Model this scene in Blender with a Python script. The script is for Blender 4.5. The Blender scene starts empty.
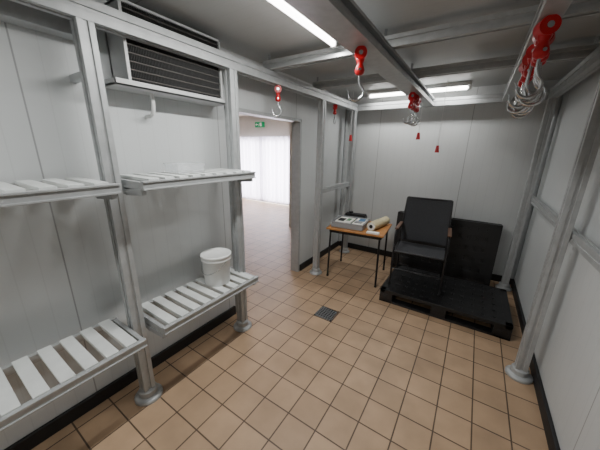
import bpy, math, random
from mathutils import Vector, Matrix
random.seed(4)
H=1.65
# ---------------------------------------------------------------- materials
def mat(name,col,rough=0.5,metal=0.0,noise=0.0,nscale=8,bump=0.0,emit=0.0,alpha=1.0,trans=0.0):
    m=bpy.data.materials.new(name); m.use_nodes=True
    nt=m.node_tree; b=nt.nodes['Principled BSDF']
    b.inputs['Base Color'].default_value=(*col,1); b.inputs['Roughness'].default_value=rough
    b.inputs['Metallic'].default_value=metal
    if emit>0:
        b.inputs['Emission Color'].default_value=(*col,1); b.inputs['Emission Strength'].default_value=emit
    if trans>0: b.inputs['Transmission Weight'].default_value=trans
    b.inputs['Alpha'].default_value=alpha
    if noise>0 or bump>0:
        tc=nt.nodes.new('ShaderNodeTexCoord'); n=nt.nodes.new('ShaderNodeTexNoise')
        n.inputs['Scale'].default_value=nscale; n.inputs['Detail'].default_value=5
        nt.links.new(tc.outputs['Object'],n.inputs['Vector'])
        if noise>0:
            r=nt.nodes.new('ShaderNodeValToRGB')
            r.color_ramp.elements[0].position=.3; r.color_ramp.elements[1].position=.7
            r.color_ramp.elements[0].color=(*[c*(1-noise) for c in col],1)
            r.color_ramp.elements[1].color=(*[min(1,c*(1+noise)) for c in col],1)
            nt.links.new(n.outputs['Fac'],r.inputs['Fac']); nt.links.new(r.outputs['Color'],b.inputs['Base Color'])
        if bump>0:
            bp=nt.nodes.new('ShaderNodeBump'); bp.inputs['Strength'].default_value=bump; bp.inputs['Distance'].default_value=.01
            nt.links.new(n.outputs['Fac'],bp.inputs['Height']); nt.links.new(bp.outputs['Normal'],b.inputs['Normal'])
    return m

def panel_mat(name,col,axis,pitch,off,rough=.5):
    """sandwich panel: seams every `pitch` metres + faint ribs, along axis 0/1"""
    m=mat(name,col,rough); nt=m.node_tree; b=nt.nodes['Principled BSDF']
    tc=nt.nodes.new('ShaderNodeTexCoord'); s=nt.nodes.new('ShaderNodeSeparateXYZ')
    nt.links.new(tc.outputs['Object'],s.inputs[0])
    def M(op,a,bv=None):
        n=nt.nodes.new('ShaderNodeMath'); n.operation=op
        for i,v in enumerate((a,bv)):
            if v is None: continue
            if isinstance(v,(int,float)): n.inputs[i].default_value=v
            else: nt.links.new(v,n.inputs[i])
        return n.outputs[0]
    x=M('ADD',s.outputs[axis],off+100*pitch)
    md=M('MODULO',x,pitch); seam=M('LESS_THAN',md,.007)
    rib=M('MODULO',x,.1); ribm=M('LESS_THAN',rib,.005); ribm=M('MULTIPLY',ribm,.08)
    f=M('MAXIMUM',M('MULTIPLY',seam,.6),ribm)
    nz=nt.nodes.new('ShaderNodeTexNoise'); nz.inputs['Scale'].default_value=1.8; nz.inputs['Detail'].default_value=7
    nt.links.new(tc.outputs['Object'],nz.inputs['Vector'])
    f2=M('ADD',f,M('MULTIPLY',nz.outputs['Fac'],.22))
    mix=nt.nodes.new('ShaderNodeMix'); mix.data_type='RGBA'
    mix.inputs[6].default_value=(*col,1); mix.inputs[7].default_value=(*[c*.3 for c in col],1)
    nt.links.new(f2,mix.inputs[0]); nt.links.new(mix.outputs[2],b.inputs['Base Color'])
    return m

def tile_mat(name,c1,c2,grout,size,ox,oy):
    m=mat(name,c1,.5); nt=m.node_tree; b=nt.nodes['Principled BSDF']
    tc=nt.nodes.new('ShaderNodeTexCoord'); mp=nt.nodes.new('ShaderNodeMapping')
    mp.inputs['Location'].default_value=(ox+40*size,oy+40*size,0)
    nt.links.new(tc.outputs['Object'],mp.inputs[0])
    br=nt.nodes.new('ShaderNodeTexBrick'); br.offset=0; br.squash=1
    br.inputs['Color1'].default_value=(*c1,1); br.inputs['Color2'].default_value=(*c2,1); br.inputs['Mortar'].default_value=(*grout,1)
    br.inputs['Scale'].default_value=1; br.inputs['Mortar Size'].default_value=.0044; br.inputs['Mortar Smooth'].default_value=.1
    br.inputs['Brick Width'].default_value=size; br.inputs['Row Height'].default_value=size
    nt.links.new(mp.outputs[0],br.inputs['Vector'])
    nz=nt.nodes.new('ShaderNodeTexNoise'); nz.inputs['Scale'].default_value=4; nz.inputs['Detail'].default_value=8
    nt.links.new(tc.outputs['Object'],nz.inputs['Vector'])
    mr=nt.nodes.new('ShaderNodeMapRange'); mr.inputs[1].default_value=.3; mr.inputs[2].default_value=.7; mr.inputs[3].default_value=.80; mr.inputs[4].default_value=1.08
    nt.links.new(nz.outputs['Fac'],mr.inputs[0])
    mx=nt.nodes.new('ShaderNodeMix'); mx.data_type='RGBA'; mx.blend_type='MULTIPLY'; mx.inputs[0].default_value=1
    nt.links.new(br.outputs['Color'],mx.inputs[6]); nt.links.new(mr.outputs[0],mx.inputs[7])
    nt.links.new(mx.outputs[2],b.inputs['Base Color'])
    bp=nt.nodes.new('ShaderNodeBump'); bp.inputs['Strength'].default_value=.5; bp.inputs['Distance'].default_value=.003; bp.invert=True
    nt.links.new(br.outputs['Fac'],bp.inputs['Height']); nt.links.new(bp.outputs['Normal'],b.inputs['Normal'])
    return m

WALLY=panel_mat('wall_panel_y',(.61,.635,.64),1,1.15,-.42)
WALLX=panel_mat('wall_panel_x',(.61,.63,.63),0,1.15,.15)
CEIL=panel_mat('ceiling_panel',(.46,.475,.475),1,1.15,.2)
DCS=(-.64*H,1.315*H)
TS=.2
FLOOR=tile_mat('floor_tile',(.47,.32,.20),(.40,.272,.17),(.10,.065,.042),TS,-(DCS[0]-TS/2),-(DCS[1]-TS/2))
ALU=mat('aluminium',(.42,.435,.44),.5,.4,.08,20)
STEEL=mat('steel',(.62,.63,.64),.22,1.0)
ZINC=mat('zinc_dark',(.30,.31,.32),.4,.8)
BASE=mat('black_rubber',(.012,.012,.013),.6,0,.1,10)
PLASTER=mat('white_plaster',(.66,.64,.58),.8,0,.03,6)
WHITE=mat('white_plastic',(.74,.75,.74),.4,0,.02,10)
SLAT=mat('slat_plastic',(.62,.645,.635),.5,0,.06,14)
ENAM=mat('evap_enamel',(.50,.51,.51),.45,.1,.06,6)
FIN=mat('fin_dark',(.06,.06,.06),.5,.5)
COIL=mat('coil_tube',(.08,.074,.068),.5,.5)
DARK=mat('dark_cavity',(.012,.012,.013),.8)
BLK=mat('black_pallet_plastic',(.010,.010,.011),.42,0,.15,12,.1)
BLKM=mat('black_metal',(.018,.018,.02),.35,.3)
SLING=mat('sling_fabric',(.034,.036,.041),.75,0,.2,120,.2)
WOOD=mat('wood_top',(.45,.20,.06),.45,0,.18,14)
WOODD=mat('wood_dark',(.11,.05,.025),.45,0,.18,14)
RED=mat('red_plastic',(.55,.008,.014),.35)
TUBE=mat('tube_light',(1,.98,.94),.5,emit=14)
FIX=mat('fixture_white',(.7,.7,.7),.4)
PAPER=mat('paper',(.8,.79,.74),.7,0,.02,20)
KRAFT=mat('kraft_roll',(.66,.58,.36),.6,0,.06,30)
GREY=mat('grey_crate',(.30,.31,.32),.5)
GREEN=mat('sign_green',(.0,.33,.12),.5,emit=.2)
SIGNW=mat('sign_white',(.9,.9,.85),.5,emit=.2)
BLUE=mat('book_blue',(.05,.15,.3),.5)
TEAL=mat('book_green',(.10,.25,.12),.5)
CLEAR=mat('clear_plastic',(.75,.78,.8),.12,alpha=.22)
GLASS=mat('door_glass',(.9,.95,.95),.02,alpha=.12)

# ---------------------------------------------------------------- builder
class B:
    def __init__(s,sc=1.0,off=(0,0,0),rotz=0.0):
        s.v=[];s.f=[];s.m=[];s.sm=[];s.mats=[];s.sc=sc;s.X=Matrix.Translation(Vector(off))@Matrix.Rotation(rotz,4,'Z')
    def mi(s,m):
        if m not in s.mats: s.mats.append(m)
        return s.mats.index(m)
    def add(s,vs,fs,m,smooth=False,loc=None):
        o=len(s.v)
        for p in vs:
            p=Vector(p)*s.sc
            if loc is not None: p=loc@p
            s.v.append(s.X@p)
        k=s.mi(m)
        for f in fs: s.f.append([o+i for i in f]); s.m.append(k); s.sm.append(smooth)
    def box(s,x0,x1,y0,y1,z0,z1,m,R=None):
        vs=[(x,y,z) for z in(z0,z1) for y in(y0,y1) for x in(x0,x1)]
        s.add(vs,[(0,2,3,1),(4,5,7,6),(0,1,5,4),(2,6,7,3),(0,4,6,2),(1,3,7,5)],m,loc=R)
    def beam(s,p0,p1,w,h,m,up=(0,0,1)):
        p0=Vector(p0);p1=Vector(p1);d=(p1-p0).normalized();u=Vector(up);sd=d.cross(u)
        if sd.length<1e-4: sd=d.cross(Vector((0,1,0)))
        sd.normalize();u=sd.cross(d).normalized()
        vs=[p+sd*a*w/2+u*b*h/2 for p in(p0,p1) for a,b in((-1,-1),(1,-1),(1,1),(-1,1))]
        s.add(vs,[(0,3,2,1),(4,5,6,7),(0,1,5,4),(1,2,6,5),(2,3,7,6),(3,0,4,7)],m)
    def prism(s,prof,p0,p1,m,up=(0,0,1),cap=True):
        p0=Vector(p0);p1=Vector(p1);d=(p1-p0).normalized();u=Vector(up);sd=d.cross(u).normalized();u=sd.cross(d).normalized()
        n=len(prof)
        vs=[p+sd*a+u*b for p in(p0,p1) for a,b in prof]
        fs=[(i,(i+1)%n,n+(i+1)%n,n+i) for i in range(n)]
        if cap: fs+=[tuple(range(n-1,-1,-1)),tuple(range(n,2*n))]
        s.add(vs,fs,m)
    def strut(s,p0,p1,w,m,up=(0,0,1),h=None):
        h=h or w; a=w/2;b=h/2;g=w*.13;d=w*.12
        prof=[(-a,-b),(-g,-b),(-g,-b+d),(g,-b+d),(g,-b),(a,-b),(a,-g),(a-d,-g),(a-d,g),(a,g),(a,b),(g,b),(g,b-d),(-g,b-d),(-g,b),(-a,b),(-a,g),(-a+d,g),(-a+d,-g),(-a,-g)]
        s.prism(prof,p0,p1,m,up,False)
        p0=Vector(p0);p1=Vector(p1);dd=(p1-p0).normalized()*.003
        s.beam(p0-dd,p0,w,h,m,up); s.beam(p1,p1+dd,w,h,m,up)
    def cyl(s,p0,p1,r0,m,r1=None,n=20,caps=True,smooth=True):
        r1=r0 if r1 is None else r1
        p0=Vector(p0);p1=Vector(p1);d=(p1-p0).normalized();a=d.orthogonal().normalized();b=d.cross(a)
        vs=[p+(a*math.cos(t)+b*math.sin(t))*r for p,r in((p0,r0),(p1,r1)) for t in[2*math.pi*i/n for i in range(n)]]
        s.add(vs,[(i,(i+1)%n,n+(i+1)%n,n+i) for i in range(n)],m,smooth)
        if caps: s.add(vs,[tuple(range(n-1,-1,-1)),tuple(range(n,2*n))],m)
    def tube(s,pts,r,m,n=8):
        pts=[Vector(p) for p in pts];k=len(pts);vs=[];prev=None
        for i,p in enumerate(pts):
            t=(pts[min(i+1,k-1)]-pts[max(i-1,0)]).normalized()
            a=t.orthogonal().normalized() if prev is None else (prev-t*prev.dot(t)).normalized()
            prev=a;b=t.cross(a)
            rr=r[i] if isinstance(r,(list,tuple)) else r
            vs+=[p+(a*math.cos(q)+b*math.sin(q))*rr for q in[2*math.pi*j/n for j in range(n)]]
        fs=[(i*n+j,i*n+(j+1)%n,(i+1)*n+(j+1)%n,(i+1)*n+j) for i in range(k-1) for j in range(n)]
        s.add(vs,fs,m,True); s.add(vs,[tuple(range(n-1,-1,-1)),tuple(range((k-1)*n,k*n))],m)
    def lathe(s,prof,m,n=32,c=(0,0,0)):
        k=len(prof);vs=[(c[0]+r*math.cos(t),c[1]+r*math.sin(t),c[2]+z) for r,z in prof for t in[2*math.pi*i/n for i in range(n)]]
        s.add(vs,[(i*n+j,i*n+(j+1)%n,(i+1)*n+(j+1)%n,(i+1)*n+j) for i in range(k-1) for j in range(n)],m,True)
    def done(s,name,bevel=0,parent=None):
        me=bpy.data.meshes.new(name); me.from_pydata([tuple(v) for v in s.v],[],s.f)
        for m in s.mats: me.materials.append(m)
        for p,k,q in zip(me.polygons,s.m,s.sm): p.material_index=k;p.use_smooth=q
        me.update(); o=bpy.data.objects.new(name,me); bpy.context.collection.objects.link(o)
        if bevel>0:
            md=o.modifiers.new('bevel','BEVEL'); md.width=bevel; md.segments=2; md.limit_method='ANGLE'; md.angle_limit=math.radians(50)
        if parent: o.parent=parent
        return o
def empty(name):
    e=bpy.data.objects.new(name,None); bpy.context.collection.objects.link(e); return e

# ---------------------------------------------------------------- shell (units of H)
LW,RW,BK,FR,CT=-1.12,.39,2.5,-1.3,1.46
DY0,DY1,DT=1.0,1.715,1.205
T=.06
def shell(name,*boxes,m,bev=0):
    b=B(H)
    for q in boxes: b.box(*q,m)
    return b.done(name,bev)
shell('floor',(-5.0,RW+T,FR-T,3.86,-.05,0),m=FLOOR)
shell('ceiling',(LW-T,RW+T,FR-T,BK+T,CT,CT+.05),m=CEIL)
shell('wall_left',(LW-T,LW,FR,DY0,0,CT),(LW-T,LW,DY1,BK,0,CT),(LW-T,LW,DY0,DY1,DT,CT),m=WALLY)
shell('wall_right',(RW,RW+T,FR,BK,0,CT),m=WALLY)
shell('wall_back',(LW-T,RW+T,BK,BK+T,0,CT),m=WALLX)
shell('wall_front',(LW-T,RW+T,FR-T,FR,0,CT),m=WALLX)
AC=1.56; FY=3.8
shell('ceiling_annex',(-5.0,LW-T,-.5,FY+T,AC,AC+.05),m=PLASTER)
WX0,WX1,WT=-4.05,-2.6,1.2
shell('wall_annex_far',(-5.0,WX0,FY,FY+T,0,AC),(WX1,-1.9,FY,FY+T,0,AC),(WX0,WX1,FY,FY+T,WT,AC),m=PLASTER)
shell('wall_annex_side',(-1.96,LW-T,2.75,2.81,0,AC),(-1.96,-1.9,2.81,FY,0,AC),m=PLASTER)
shell('wall_annex_left',(-5.0,-4.94,-.5,FY,0,AC),m=PLASTER)
shell('wall_annex_near',(-4.94,LW-T,-.5,-.44,0,AC),m=PLASTER)
bh=.055; bt=.014
shell('baseboard_left',(LW,LW+bt,FR,DY0-.01,0,bh),(LW,LW+bt,DY1+.012,BK,0,bh),m=BASE,bev=.004)
shell('baseboard_right',(RW-bt,RW,FR,BK,0,bh),m=BASE,bev=.004)
shell('baseboard_back',(LW+bt,RW-bt,BK-bt,BK,0,bh),m=BASE,bev=.004)
shell('baseboard_annex',(WX1,-1.96,FY-.01,FY,0,.04),(-4.94,WX0,FY-.01,FY,0,.04),m=PLASTER)
shell('trim_doorway',(LW-T-.006,LW+.008,DY0,DY0+.02,0,DT),(LW-T-.006,LW+.008,DY1-.02,DY1,0,DT),(LW-T-.006,LW+.008,DY0,DY1,DT-.02,DT),m=ALU,bev=.003)
b=B(H); b.cyl((LW+.012,BK-.012,bh),(LW+.012,BK-.012,CT),.014,ALU); b.cyl((RW-.012,BK-.012,bh),(RW-.012,BK-.012,CT),.014,ALU); b.done('trim_corners')

# annex glazed door with net curtain
b=B(H)
fw=.035
b.box(WX0,WX0+fw,FY,FY+.04,0,WT,WHITE); b.box(WX1-fw,WX1,FY,FY+.04,0,WT,WHITE)
b.box(WX0,WX1,FY,FY+.04,WT-fw,WT,WHITE)
xm=(WX0+WX1)/2
for a,c in((WX0+fw,xm),(xm,WX1-fw)):
    b.box(a,a+.04,FY+.005,FY+.035,0.01,WT-fw,WHITE); b.box(c-.04,c,FY+.005,FY+.035,0.01,WT-fw,WHITE)
    b.box(a,c,FY+.005,FY+.035,0.01,.08,WHITE); b.box(a,c,FY+.005,FY+.035,WT-fw-.04,WT-fw,WHITE)
    b.box(a+.04,c-.04,FY+.018,FY+.022,.08,WT-fw-.04,GLASS)
b.cyl((xm+.02,FY-.02,.6),(xm+.02,FY+.005,.6),.006,STEEL); b.cyl((xm+.02,FY-.02,.6),(xm+.08,FY-.02,.6),.006,STEEL)
b.done('door_1',.003)
NET=bpy.data.materials.new('net_curtain'); NET.use_nodes=True
nt=NET.node_tree; nt.nodes.clear(); o=nt.nodes.new('ShaderNodeOutputMaterial'); tr=nt.nodes.new('ShaderNodeBsdfTranslucent'); df=nt.nodes.new('ShaderNodeBsdfDiffuse')
tr.inputs[0].default_value=(.90,.86,.97,1); df.inputs[0].default_value=(.8,.77,.87,1)
tp=nt.nodes.new('ShaderNodeBsdfTransparent'); m1=nt.nodes.new('ShaderNodeMixShader'); m1.inputs[0].default_value=.4; m2=nt.nodes.new('ShaderNodeMixShader'); m2.inputs[0].default_value=.12
nt.links.new(tr.outputs[0],m1.inputs[1]); nt.links.new(df.outputs[0],m1.inputs[2]); nt.links.new(m1.outputs[0],m2.inputs[1]); nt.links.new(tp.outputs[0],m2.inputs[2]); nt.links.new(m2.outputs[0],o.inputs[0])
b=B(H); n=320; vs=[]
for i in range(n+1):
    x=WX0+.02+(WX1-WX0-.04)*i/n; y=FY-.06+.026*math.sin(i*.30)+.008*math.sin(i*.17)
    vs+=[(x,y,.05),(x,y,WT-.01)]
b.add(vs,[(2*i,2*i+2,2*i+3,2*i+1) for i in range(n)],NET,True)
b.cyl((WX0-.03,FY-.06,WT),(WX1+.03,FY-.06,WT),.008,WHITE)
b.done('net_curtain')
b=B(H)
sx=-3.35; sy=FY-.03; sz=1.40
b.box(sx-.10,sx+.10,sy,FY,sz-.045,sz+.045,GREEN)
e=.003
def P(pts): b.add([(sx+x,sy-e,sz+z) for x,z in pts],[tuple(range(len(pts)))],SIGNW)
P([(.02,-.03),(.06,-.03),(.06,.03),(.02,.03)])
P([(-.085,0),(-.06,.02),(-.06,.006),(-.02,.006),(-.02,-.006),(-.06,-.006),(-.06,-.02)])
P([(.0,.012),(.012,.015),(.008,-.008),(-.002,-.006)]); P([(.0,.018),(.01,.018),(.01,.028),(.0,.028)]); P([(-.002,-.006),(.006,-.008),(-.008,-.032),(-.014,-.028)])
b.done('exit_sign')
b=B(H); b.box(-1.90,-1.86,2.74,2.75,.60,.65,GREY); b.box(-1.893,-1.867,2.736,2.74,.61,.64,FIX); b.done('light_switch',.002)
b=B(H); b.box(-3.3,-2.9,2.3,2.7,AC-.03,AC,FIX); b.box(-3.28,-2.92,2.32,2.68,AC-.034,AC-.03,mat('fill_panel_emit',(1,.97,.9),.5,emit=2)); b.done('annex_fill_panel')  # glowing ceiling panel added to brighten the annex, not an actual lamp

# ---------------------------------------------------------------- hanging frame
PX=-.985; PR=.325; W=.043; ZT=1.33
def post(x,y,top=ZT-.001):
    b=B(H)
    b.strut((x,y,.02),(x,y,top),W,ALU,up=(0,1,0))
    b.lathe([(.0,.0),(.052,.0),(.052,.010),(.045,.016),(.034,.018),(.034,.04),(.026,.045),(.0,.045)],ALU,28,(x,y,0))
    return b
fr=empty('hanging_rail_frame')
for i,(x,y) in enumerate([(PX,.385),(PX,.925),(PX,1.775),(PX,2.36),(PR,1.40),(PR,2.38),(PR,.2),(PX,-.6),(PR,-.9)]):
    post(x,y).done('post_%d'%(i+1),.002,fr)
b=B(H)
rh=.055
b.strut((PX,FR+.02,ZT+rh/2),(PX,2.42,ZT+rh/2),W,ALU,h=rh)
b.strut((PR,FR+.02,ZT+rh/2),(PR,2.42,ZT+rh/2),W,ALU,h=rh)
def irail(x,y0,y1,w=.09,h=.055):
    b.box(x-w/2,x+w/2,y0,y1,ZT,ZT+.010,ALU); b.box(x-w/2,x+w/2,y0,y1,ZT+h-.010,ZT+h,ALU)
    b.box(x-w*.28,x+w*.28,y0,y1,ZT+.01,ZT+h-.01,ALU)
    b.box(x-w/2,x-w/2+.006,y0,y1,ZT+.01,ZT+.02,ALU); b.box(x+w/2-.006,x+w/2,y0,y1,ZT+.01,ZT+.02,ALU)
irail(-.395,FR+.02,2.375); irail(.093,FR+.02,2.375,.05)
for y in(-.6,.385,1.2,1.70):
    b.strut((PX-.02,y,ZT+rh+.022),(PR+.02,y,ZT+rh+.022),.05,ALU,h=.042)
b.strut((PX+.023,2.40,ZT+.028),(PR-.023,2.40,ZT+.028),.04,ALU,h=.054)
zm=.69
b.strut((PR+.036,-.9,zm),(PR+.036,2.44,zm),.024,ALU,h=.042)
b.strut((PX,1.80,zm),(PX,2.335,zm),.03,ALU,h=.042)
for y in(.385,.925): 
    b.beam((LW,y,1.2),(PX-.022,y,1.2),.02,.02,ALU)
for x in(-.39,.093,PX,PR):
    for y in(.385,1.2,1.70): b.cyl((x,y,ZT+rh+.04),(x,y,CT),.006,STEEL,n=8)
b.done('rails',.0015,fr)
b=B(H); b.box(LW,LW+.06,FR+.02,.45,1.31,1.36,ALU); b.done('trim_wall_ledge',.003)

# ---------------------------------------------------------------- slatted shelves
def shelf(name,y0,y1,z,x0=-1.095,x1=-.867,brk=()):
    b=B(H); t=.030
    b.box(x1-.014,x1,y0,y1,z-t,z,ALU); b.box(x1,x1+.004,y0,y1,z-t,z-t+.006,ALU); b.box(x1,x1+.004,y0,y1,z-.006,z,ALU)
    b.box(x0,x0+.014,y0,y1,z-t,z,ALU)
    b.box(x0+.014,x1-.014,y0,y0+.014,z-t,z-.004,ALU); b.box(x0+.014,x1-.014,y1-.014,y1,z-t,z-.004,ALU)
    n=round((y1-y0)/.0585)
    for i in range(n):
        yc=y0+.014+(y1-y0-.028)*(i+.5)/n
        b.box(x0+.006,x1-.006,yc-.0175,yc+.0175,z-.004,z+.006,SLAT)
        b.box(x0+.016,x1-.016,yc-.0135,yc-.0105,z-.018,z-.004,SLAT); b.box(x0+.016,x1-.016,yc+.0105,yc+.0135,z-.018,z-.004,SLAT)
    for y in brk:
        b.beam((PX,y,z-t-.016),(x1-.01,y,z-t-.006),.016,.02,ALU); b.beam((LW,y,z-t-.012),(PX,y,z-t-.012),.016,.02,ALU)
    return b.done(name,.0015)
for z in(.352,.893):
    shelf('slatted_shelf',.425,.94,z,brk=(.925,.43))
    shelf('slatted_shelf',-.75,.36,z,brk=(.345,-.6))
def bucket(x,y,z):
    b=B(1,(x*H,y*H,z*H))
    R=.112
    b.lathe([(0,0.0),(R*.86,0),(R*.88,.008),(R*.97,.2),(R*1.03,.2),(R*1.03,.212),(R,.214),(R,.228),(R*1.06,.23),(R*1.06,.246),(R*1.0,.25),(R*.95,.243),(0,.243)],WHITE,40)
    pts=[(R*1.04*math.cos(a),R*1.04*math.sin(a)*1,.205-.10*math.sin(math.pi*i/16)) for i,a in enumerate([-math.pi*j/16 for j in range(17)])]
    b.tube(pts,.003,STEEL,8)
    return b.done('white_bucket')
bucket(-.985,.775,.359)
b=B(1,(-.99*H,.66*H,.90*H))
b.box(-.07,.07,-.10,.10,0,.003,CLEAR)
for q in((-.07,-.067,-.10,.10),(.067,.07,-.10,.10),(-.07,.07,-.10,-.097),(-.07,.07,.097,.10)): b.box(*q,0,.06,CLEAR)
for q in((-.076,-.070,-.106,.106),(.070,.076,-.106,.106),(-.076,.076,-.106,-.10),(-.076,.076,.10,.106)): b.box(*q,.055,.060,CLEAR)
b.done('clear_storage_box')

# ---------------------------------------------------------------- evaporator
b=B(H)
ex0,ex1,ey0,ey1,ez0,ez1=LW,-1.010,.500,.90,1.205,1.44
b.box(ex0,ex1-.02,ey0,ey0+.01,ez0,ez1,ENAM); b.box(ex0,ex1-.02,ey1-.01,ey1,ez0,ez1,ENAM)
b.box(ex0,ex1,ey0,ey1,ez1-.008,ez1,ENAM); b.box(ex0,ex0+.01,ey0,ey1,ez0,ez1,ENAM)
b.box(ex1-.02,ex1,ey0,ey0+.01,ez0,ez1,ENAM); b.box(ex1-.02,ex1,ey1-.01,ey1,ez0,ez1,ENAM)
b.box(ex0+.01,ex1-.04,ey0+.01,ey1-.01,ez0,ez1-.008,DARK)
nf=70
for i in range(nf):
    y=ey0+.012+(ey1-ey0-.024)*(i+.5)/nf
    b.box(ex1-.04,ex1-.004,y-.0008,y+.0008,ez0+.004,ez1-.008,FIN)
for j in range(9):
    z=ez0+.014+j*.025
    b.cyl((ex1-.006,ey0+.01,z),(ex1-.006,ey1-.01,z),.0024,COIL,n=8)
tx1=-1.008
b.box(LW,tx1,ey0-.045,ey1+.015,ez0-.016,ez0-.010,ENAM)
b.box(tx1-.004,tx1,ey0-.045,ey1+.015,ez0-.016,ez0+.004,ENAM)
b.box(LW,tx1,ey0-.045,ey0-.040,ez0-.016,ez0+.004,ENAM); b.box(LW,tx1,ey1+.010,ey1+.015,ez0-.016,ez0+.004,ENAM)
b.box(LW,tx1-.02,ey0,ey1,ez0-.012,ez0,ENAM)
b.tube([(-1.06,.60,ez0-.014),(-1.06,.60,ez0-.05),(-1.063,.60,ez0-.075),(-1.075,.60,ez0-.09),(-1.09,.60,ez0-.095),(LW,.60,ez0-.095)],.007,WHITE,10)
b.done('evaporator_unit',.001)

# ---------------------------------------------------------------- hooks
HP=empty('meat_hooks')
def hook(x,y,z0,yaw=0,s=1.0,red=True,long=0.0,sw=0.0):
    b=B(s,(x*H,y*H,z0*H),yaw)
    b.X=b.X@Matrix.Rotation(sw,4,'X')
    if red:
        b.cyl((-.024,0,-.030),(.024,0,-.030),.032,RED,n=24)
        b.cyl((-.028,0,-.030),(.028,0,-.030),.011,STEEL,n=16)
        b.lathe([(0,-.045),(.024,-.048),(.020,-.066),(.015,-.078),(.021,-.092),(.026,-.108),(.023,-.124),(.012,-.132),(0,-.133)],RED,20)
        b.cyl((-.028,0,-.108),(.028,0,-.108),.007,STEEL,n=12)
        zt=-.128
    else:
        b.tube([(0,.012,.0),(0,.02,-.012),(0,.012,-.026),(0,0,-.034)],.004,STEEL,8); zt=-.03
    r=.040; q=.0066
    pts=[(0,0,zt),(0,0,zt-.03-long),(0,.006,zt-.045-long)]
    cy,czz=-.012,zt-.088-long
    for i in range(0,15):
        a=math.radians(55-i*17)
        pts.append((0,cy+r*math.cos(a),czz+r*math.sin(a)))
    pts.append((0,pts[-1][1]-.010,pts[-1][2]+.014))
    n=len(pts); b.tube(pts,[q]*(n-4)+[q*.85,q*.65,q*.45,q*.2],STEEL,10)
    return b.done('hook',0,HP)
hook(-.39,.957,ZT,-1.17,1.05)
hook(PX,1.27,ZT,-.9,1.0)
for dy,yw in((0,-1.2),(.05,1.9),(.09,-.8),(.14,1.5),(.18,-1.5)): hook(-.39,1.79+dy,ZT,yw,1.1)
for i,(rd,ln) in enumerate(((1,.0),(1,.02),(1,.0),(0,.11),(0,.09),(1,.02),(0,.12),(1,0),(0,.10),(1,.02))):
    hook(.093+random.uniform(-.006,.006),1.0+.042*i,ZT+.0,random.choice((-1.5,1.5))+random.uniform(-.5,.5),1.15,bool(rd),ln+.01,random.uniform(-.12,.12))
hook(-.985,1.98,ZT,.8,.9)
def cord(x,y,z0,z1):
    b=B(1); b.cyl((x*H,y*H,z0*H),(x*H,y*H,z1*H),.003,FIX,n=6); b.cyl((x*H,y*H,z1*H),(x*H,y*H,z1*H-.08),.014,RED,r1=.024,n=12); b.done('pull_cord')
cord(-.935,2.2,CT,1.12); cord(-.40,2.2,ZT-.001,1.13); cord(-.26,2.2,CT,1.04)
# ---------------------------------------------------------------- lights fixtures
def fixture(x0,y0,x1,y1,z,name='fluorescent_lamp'):
    b=B(1); p0=Vector((x0*H,y0*H,z*H-.002));p1=Vector((x1*H,y1*H,z*H-.002))
    up=Vector((0,0,1))
    b.beam(p0-up*.02,p1-up*.02,.09,.04,FIX)
    d=(p1-p0).normalized()
    b.cyl(p0+d*.03-up*.06,p1-d*.03-up*.06,.018,TUBE,n=16)
    b.box(-.02,.02,-.015,.015,-.08,-.04,FIX,Matrix.Translation(p0+d*.02)); b.box(-.02,.02,-.015,.015,-.08,-.04,FIX,Matrix.Translation(p1-d*.02))
    b.done(name,.003)
fixture(-.585,.42,-.585,1.15,CT)
fixture(-.585,-.95,-.585,-.2,CT)
fixture(-.85,2.30,-.12,2.30,CT)

# ---------------------------------------------------------------- floor drain
b=B(1,(DCS[0],DCS[1],0))
s_=.098
for q in((-s_,s_,-s_,-s_+.014),(-s_,s_,s_-.014,s_),(-s_,-s_+.014,-s_,s_),(s_-.014,s_,-s_,s_)): b.box(*q,0,.006,STEEL)
b.box(-s_+.01,s_-.01,-s_+.01,s_-.01,0.0005,.0015,DARK)
for i in range(6):
    v=-.07+i*.028
    b.box(v-.004,v+.004,-s_+.01,s_-.01,.001,.005,ZINC)
    b.box(-s_+.01,s_-.01,v-.004,v+.004,.001,.005,ZINC)
b.done('floor_drain')

# ---------------------------------------------------------------- table with things
tx,ty,trot=-.705*H,1.975*H,math.radians(6)
tw,td,tz=.72,.62,.685
b=B(1,(tx,ty,0),trot)
b.box(-tw/2,tw/2,-td/2,td/2,tz-.022,tz,WOOD)
for sx_ in(-1,1):
    for sy_ in(-1,1):
        b.cyl((sx_*(tw/2-.04),sy_*(td/2-.03),0.01),(sx_*(tw/2-.05),sy_*(td/2-.04),tz-.022),.012,BLKM,n=12)
        b.cyl((sx_*(tw/2-.04),sy_*(td/2-.03),0),(sx_*(tw/2-.04),sy_*(td/2-.03),.02),.015,BASE,n=12)
for sy_ in(-1,1): b.beam((-tw/2+.04,sy_*(td/2-.04),tz-.045),(tw/2-.04,sy_*(td/2-.04),tz-.045),.02,.04,BLKM)
for sx_ in(-1,1): b.beam((sx_*(tw/2-.04),-td/2+.04,tz-.045),(sx_*(tw/2-.04),td/2-.04,tz-.045),.02,.04,BLKM)
b.done('wooden_table',.004)
TM=lambda:B(1,(tx,ty,tz+.001),trot)
b=TM()
def tray(x0,x1,y0,y1,h,m):
    b.box(x0,x1,y0,y1,0,.006,m)
    for q in((x0,x0+.008,y0,y1),(x1-.008,x1,y0,y1),(x0,x1,y0,y0+.008),(x0,x1,y1-.008,y1)): b.box(*q,0,h,m)
    for q in((x0-.008,x0,y0-.008,y1+.008),(x1,x1+.008,y0-.008,y1+.008),(x0,x1,y0-.008,y0),(x0,x1,y1,y1+.008)): b.box(*q,h-.01,h,m)
tray(-.32,.09,-.24,.13,.075,GREY); b.done('plastic_crate',.002)
b=TM(); 
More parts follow.
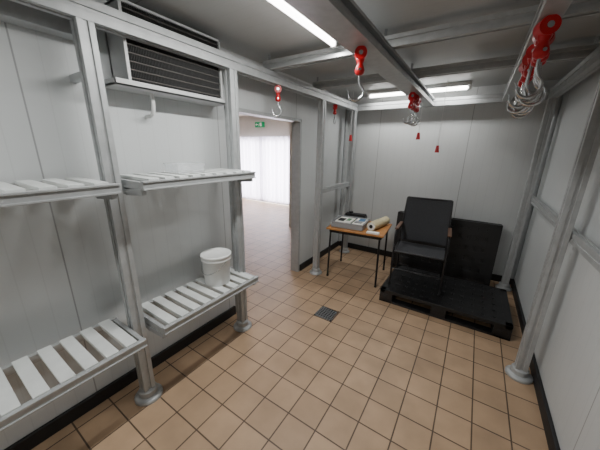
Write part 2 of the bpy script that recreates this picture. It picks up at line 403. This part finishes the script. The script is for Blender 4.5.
for i,(m,dx) in enumerate(((PAPER,0),(BLUE,.01),(PAPER,-.01),(TEAL,.005),(PAPER,.0),(PAPER,.01))):
    z=.007+i*.0115; b.box(-.29+dx,-.09+dx,-.21,.06,z,z+.0105,m)
b.box(-.26,-.18,-.17,-.04,.076,.082,DARK); b.box(-.16,-.11,-.12,.0,.076,.079,TEAL)
b.done('stack_of_documents',.001)
b=TM(); b.box(-.06,.07,-.21,.10,.007,.070,PAPER); b.box(-.04,.05,-.16,-.08,.070,.082,GREY); b.box(-.02,.06,-.05,.08,.070,.074,BLUE); b.done('paper_stack',.001)
b=TM(); a0=Vector((.175,-.17,.055)); a1=Vector((.285,.24,.055)); dd=(a1-a0).normalized()
b.cyl(a0,a1,.055,KRAFT,n=28); b.cyl(a0-dd*.0008,a0,.049,PAPER,n=24); b.cyl(a0-dd*.0016,a0-dd*.0008,.024,DARK,n=20)
b.cyl(a1,a1+dd*.001,.024,DARK,n=20)
b.done('paper_roll')
b=TM(); b.box(.15,.30,-.295,-.240,0,.018,PAPER); b.box(.155,.295,-.29,-.245,.018,.021,SIGNW); b.done('notepad',.001)
b=TM(); b.box(-.28,.02,.17,.28,0,.08,BLKM); b.box(-.27,.01,.175,.275,.08,.10,DARK); b.cyl((-.2,.225,.10),(-.2,.225,.125),.03,BLKM); b.done('small_device',.004)

# ---------------------------------------------------------------- pallets
def pallet(name,M_):
    b=B(1); L,D,Z=1.2,.8,.15
    def bx(*q): b.box(*q,BLK,M_)
    bx(0,L,0,.06,.112,.15); bx(0,L,D-.06,D,.112,.15); bx(0,.06,0,D,.112,.15); bx(L-.06,L,0,D,.112,.15)
    bx(.01,L-.01,.01,D-.01,.118,.140)
    for i in range(1,13):
        x=L*i/13; bx(x-.034,x+.034,.04,D-.04,.13,.1485)
    for j in range(1,6):
        y=D*j/6; bx(.04,L-.04,y-.04,y+.04,.13,.1495)
    for x0,x1 in((0,.14),(L/2-.07,L/2+.07),(L-.14,L)):
        for y0,y1 in((0,.10),(D/2-.05,D/2+.05),(D-.10,D)):
            bx(x0,x1,y0,y1,.02,.118)
            bx(x0+.02,x1-.02,y0-.002,y1+.002,.05,.09)
    for y0,y1 in((0,.1),(D/2-.05,D/2+.05),(D-.1,D)): bx(0,L,y0,y1,0,.022)
    for x0,x1 in((0,.14),(L-.14,L)): bx(x0,x1,0,D,0,.022)
    return b.done(name,.004)
pallet('plastic_pallet',Matrix.Translation((-.415*H,1.665*H,0)))
ang=math.radians(85)
pallet('plastic_pallet',Matrix.Translation((-.50*H,2.355*H,0.012))@Matrix.Rotation(ang,4,'X'))

# ---------------------------------------------------------------- armchair on pallet
cx,cy,cz,crot=-.235*H,1.93*H,.152,math.radians(4)
b=B(1,(cx,cy,cz),crot)
hw=.26; r=.011
for sgn in(-1,1):
    x=sgn*hw
    b.tube([(x,-.24,0),(x,-.24,.30),(x,-.235,.60),(x,-.225,.635),(x,-.19,.65),(x,.10,.645),(x,.20,.64)],r,BLKM,12)
    b.tube([(x,.26,0),(x,.20,.28),(x,.155,.42),(x*.97,.19,.66),(x*.93,.26,.93),(x*.92,.27,.95)],r,BLKM,12)
    b.beam((x,-.235,.405),(x,.17,.395),.020,.024,BLKM)
    b.beam((x,-.22,.664),(x,.15,.658),.036,.010,WOODD)
    b.cyl((x,-.24,0),(x,-.24,.015),.016,BASE,n=12); b.cyl((x,.26,0),(x,.26,.015),.016,BASE,n=12)
b.tube([(-hw,-.235,.405),(hw,-.235,.405)],r,BLKM,12)
b.tube([(-hw,.165,.395),(hw,.165,.395)],r,BLKM,12)
b.tube([(-hw*.92,.27,.95),(hw*.92,.27,.95)],r,BLKM,12)
b.tube([(-hw,-.24,.20),(hw,-.24,.20)],.009,BLKM,10)
nx,ny=10,10; vs=[]
for j in range(ny+1):
    for i in range(nx+1):
        u=i/nx*2-1;v=j/ny
        vs.append((u*(hw-.012),-.235+.40*v,.415-.01*v-.02*(1-u*u)*math.sin(math.pi*v)))
fs=[(j*(nx+1)+i,j*(nx+1)+i+1,(j+1)*(nx+1)+i+1,(j+1)*(nx+1)+i) for j in range(ny) for i in range(nx)]
b.add(vs,fs,SLING,True)
vs=[]
for j in range(ny+1):
    v=j/ny; z=.44+.515*v; y=.165+.10*max(0,(v-.1)/.9)
    for i in range(nx+1):
        u=i/nx*2-1; vs.append((u*(hw*(.985-.06*v)-.006),y-.012+.025*(1-u*u),z))
b.add(vs,fs,SLING,True)
b.done('sling_armchair')

# ---------------------------------------------------------------- lights
def area(name,loc,rot,sx_,sy_,p,col=(1,1,1)):
    l=bpy.data.lights.new(name,'AREA'); l.shape='RECTANGLE'; l.size=sx_; l.size_y=sy_; l.energy=p; l.color=col
    o=bpy.data.objects.new(name,l); o.location=loc; o.rotation_euler=rot; bpy.context.collection.objects.link(o); return o
area('tube_glow_a',(-.585*H,.79*H,CT*H-.09),(0,0,0),.05,1.2,27,(1,.995,.97))
area('tube_glow_b',(-.585*H,-.57*H,CT*H-.09),(0,0,0),.05,1.2,24,(1,.995,.97))
area('tube_glow_c',(-.48*H,2.30*H,CT*H-.09),(0,0,0),1.2,.05,12,(1,.995,.97))
area('daylight',((WX0+WX1)/2*H,(FY+.35)*H,.65*H),(math.radians(-90),0,0),2.6,2.2,600,(1,.98,.98))
area('annex_fill_light',(-3.1*H,2.5*H,AC*H-.07),(0,0,0),.6,.6,6,(1,.96,.9))  # fill light added under the made-up panel to light the annex

w=bpy.data.worlds.new('World'); bpy.context.scene.world=w; w.use_nodes=True
w.node_tree.nodes['Background'].inputs[0].default_value=(.75,.85,1,1); w.node_tree.nodes['Background'].inputs[1].default_value=1.0

# ---------------------------------------------------------------- camera
cd=bpy.data.cameras.new('camera'); cam=bpy.data.objects.new('camera',cd); bpy.context.collection.objects.link(cam)
fwd=Vector((-.5228,.8054,-.2772)).normalized(); rt=Vector((.8356,.549,.0178)); rt=(rt-fwd*rt.dot(fwd)).normalized(); up=rt.cross(fwd)
M_=Matrix((rt,up,-fwd)).transposed().to_4x4(); M_.translation=Vector((0,0,H)); cam.matrix_world=M_
cd.sensor_width=36; cd.lens=264/600*36; cd.clip_start=.02
bpy.context.scene.camera=cam
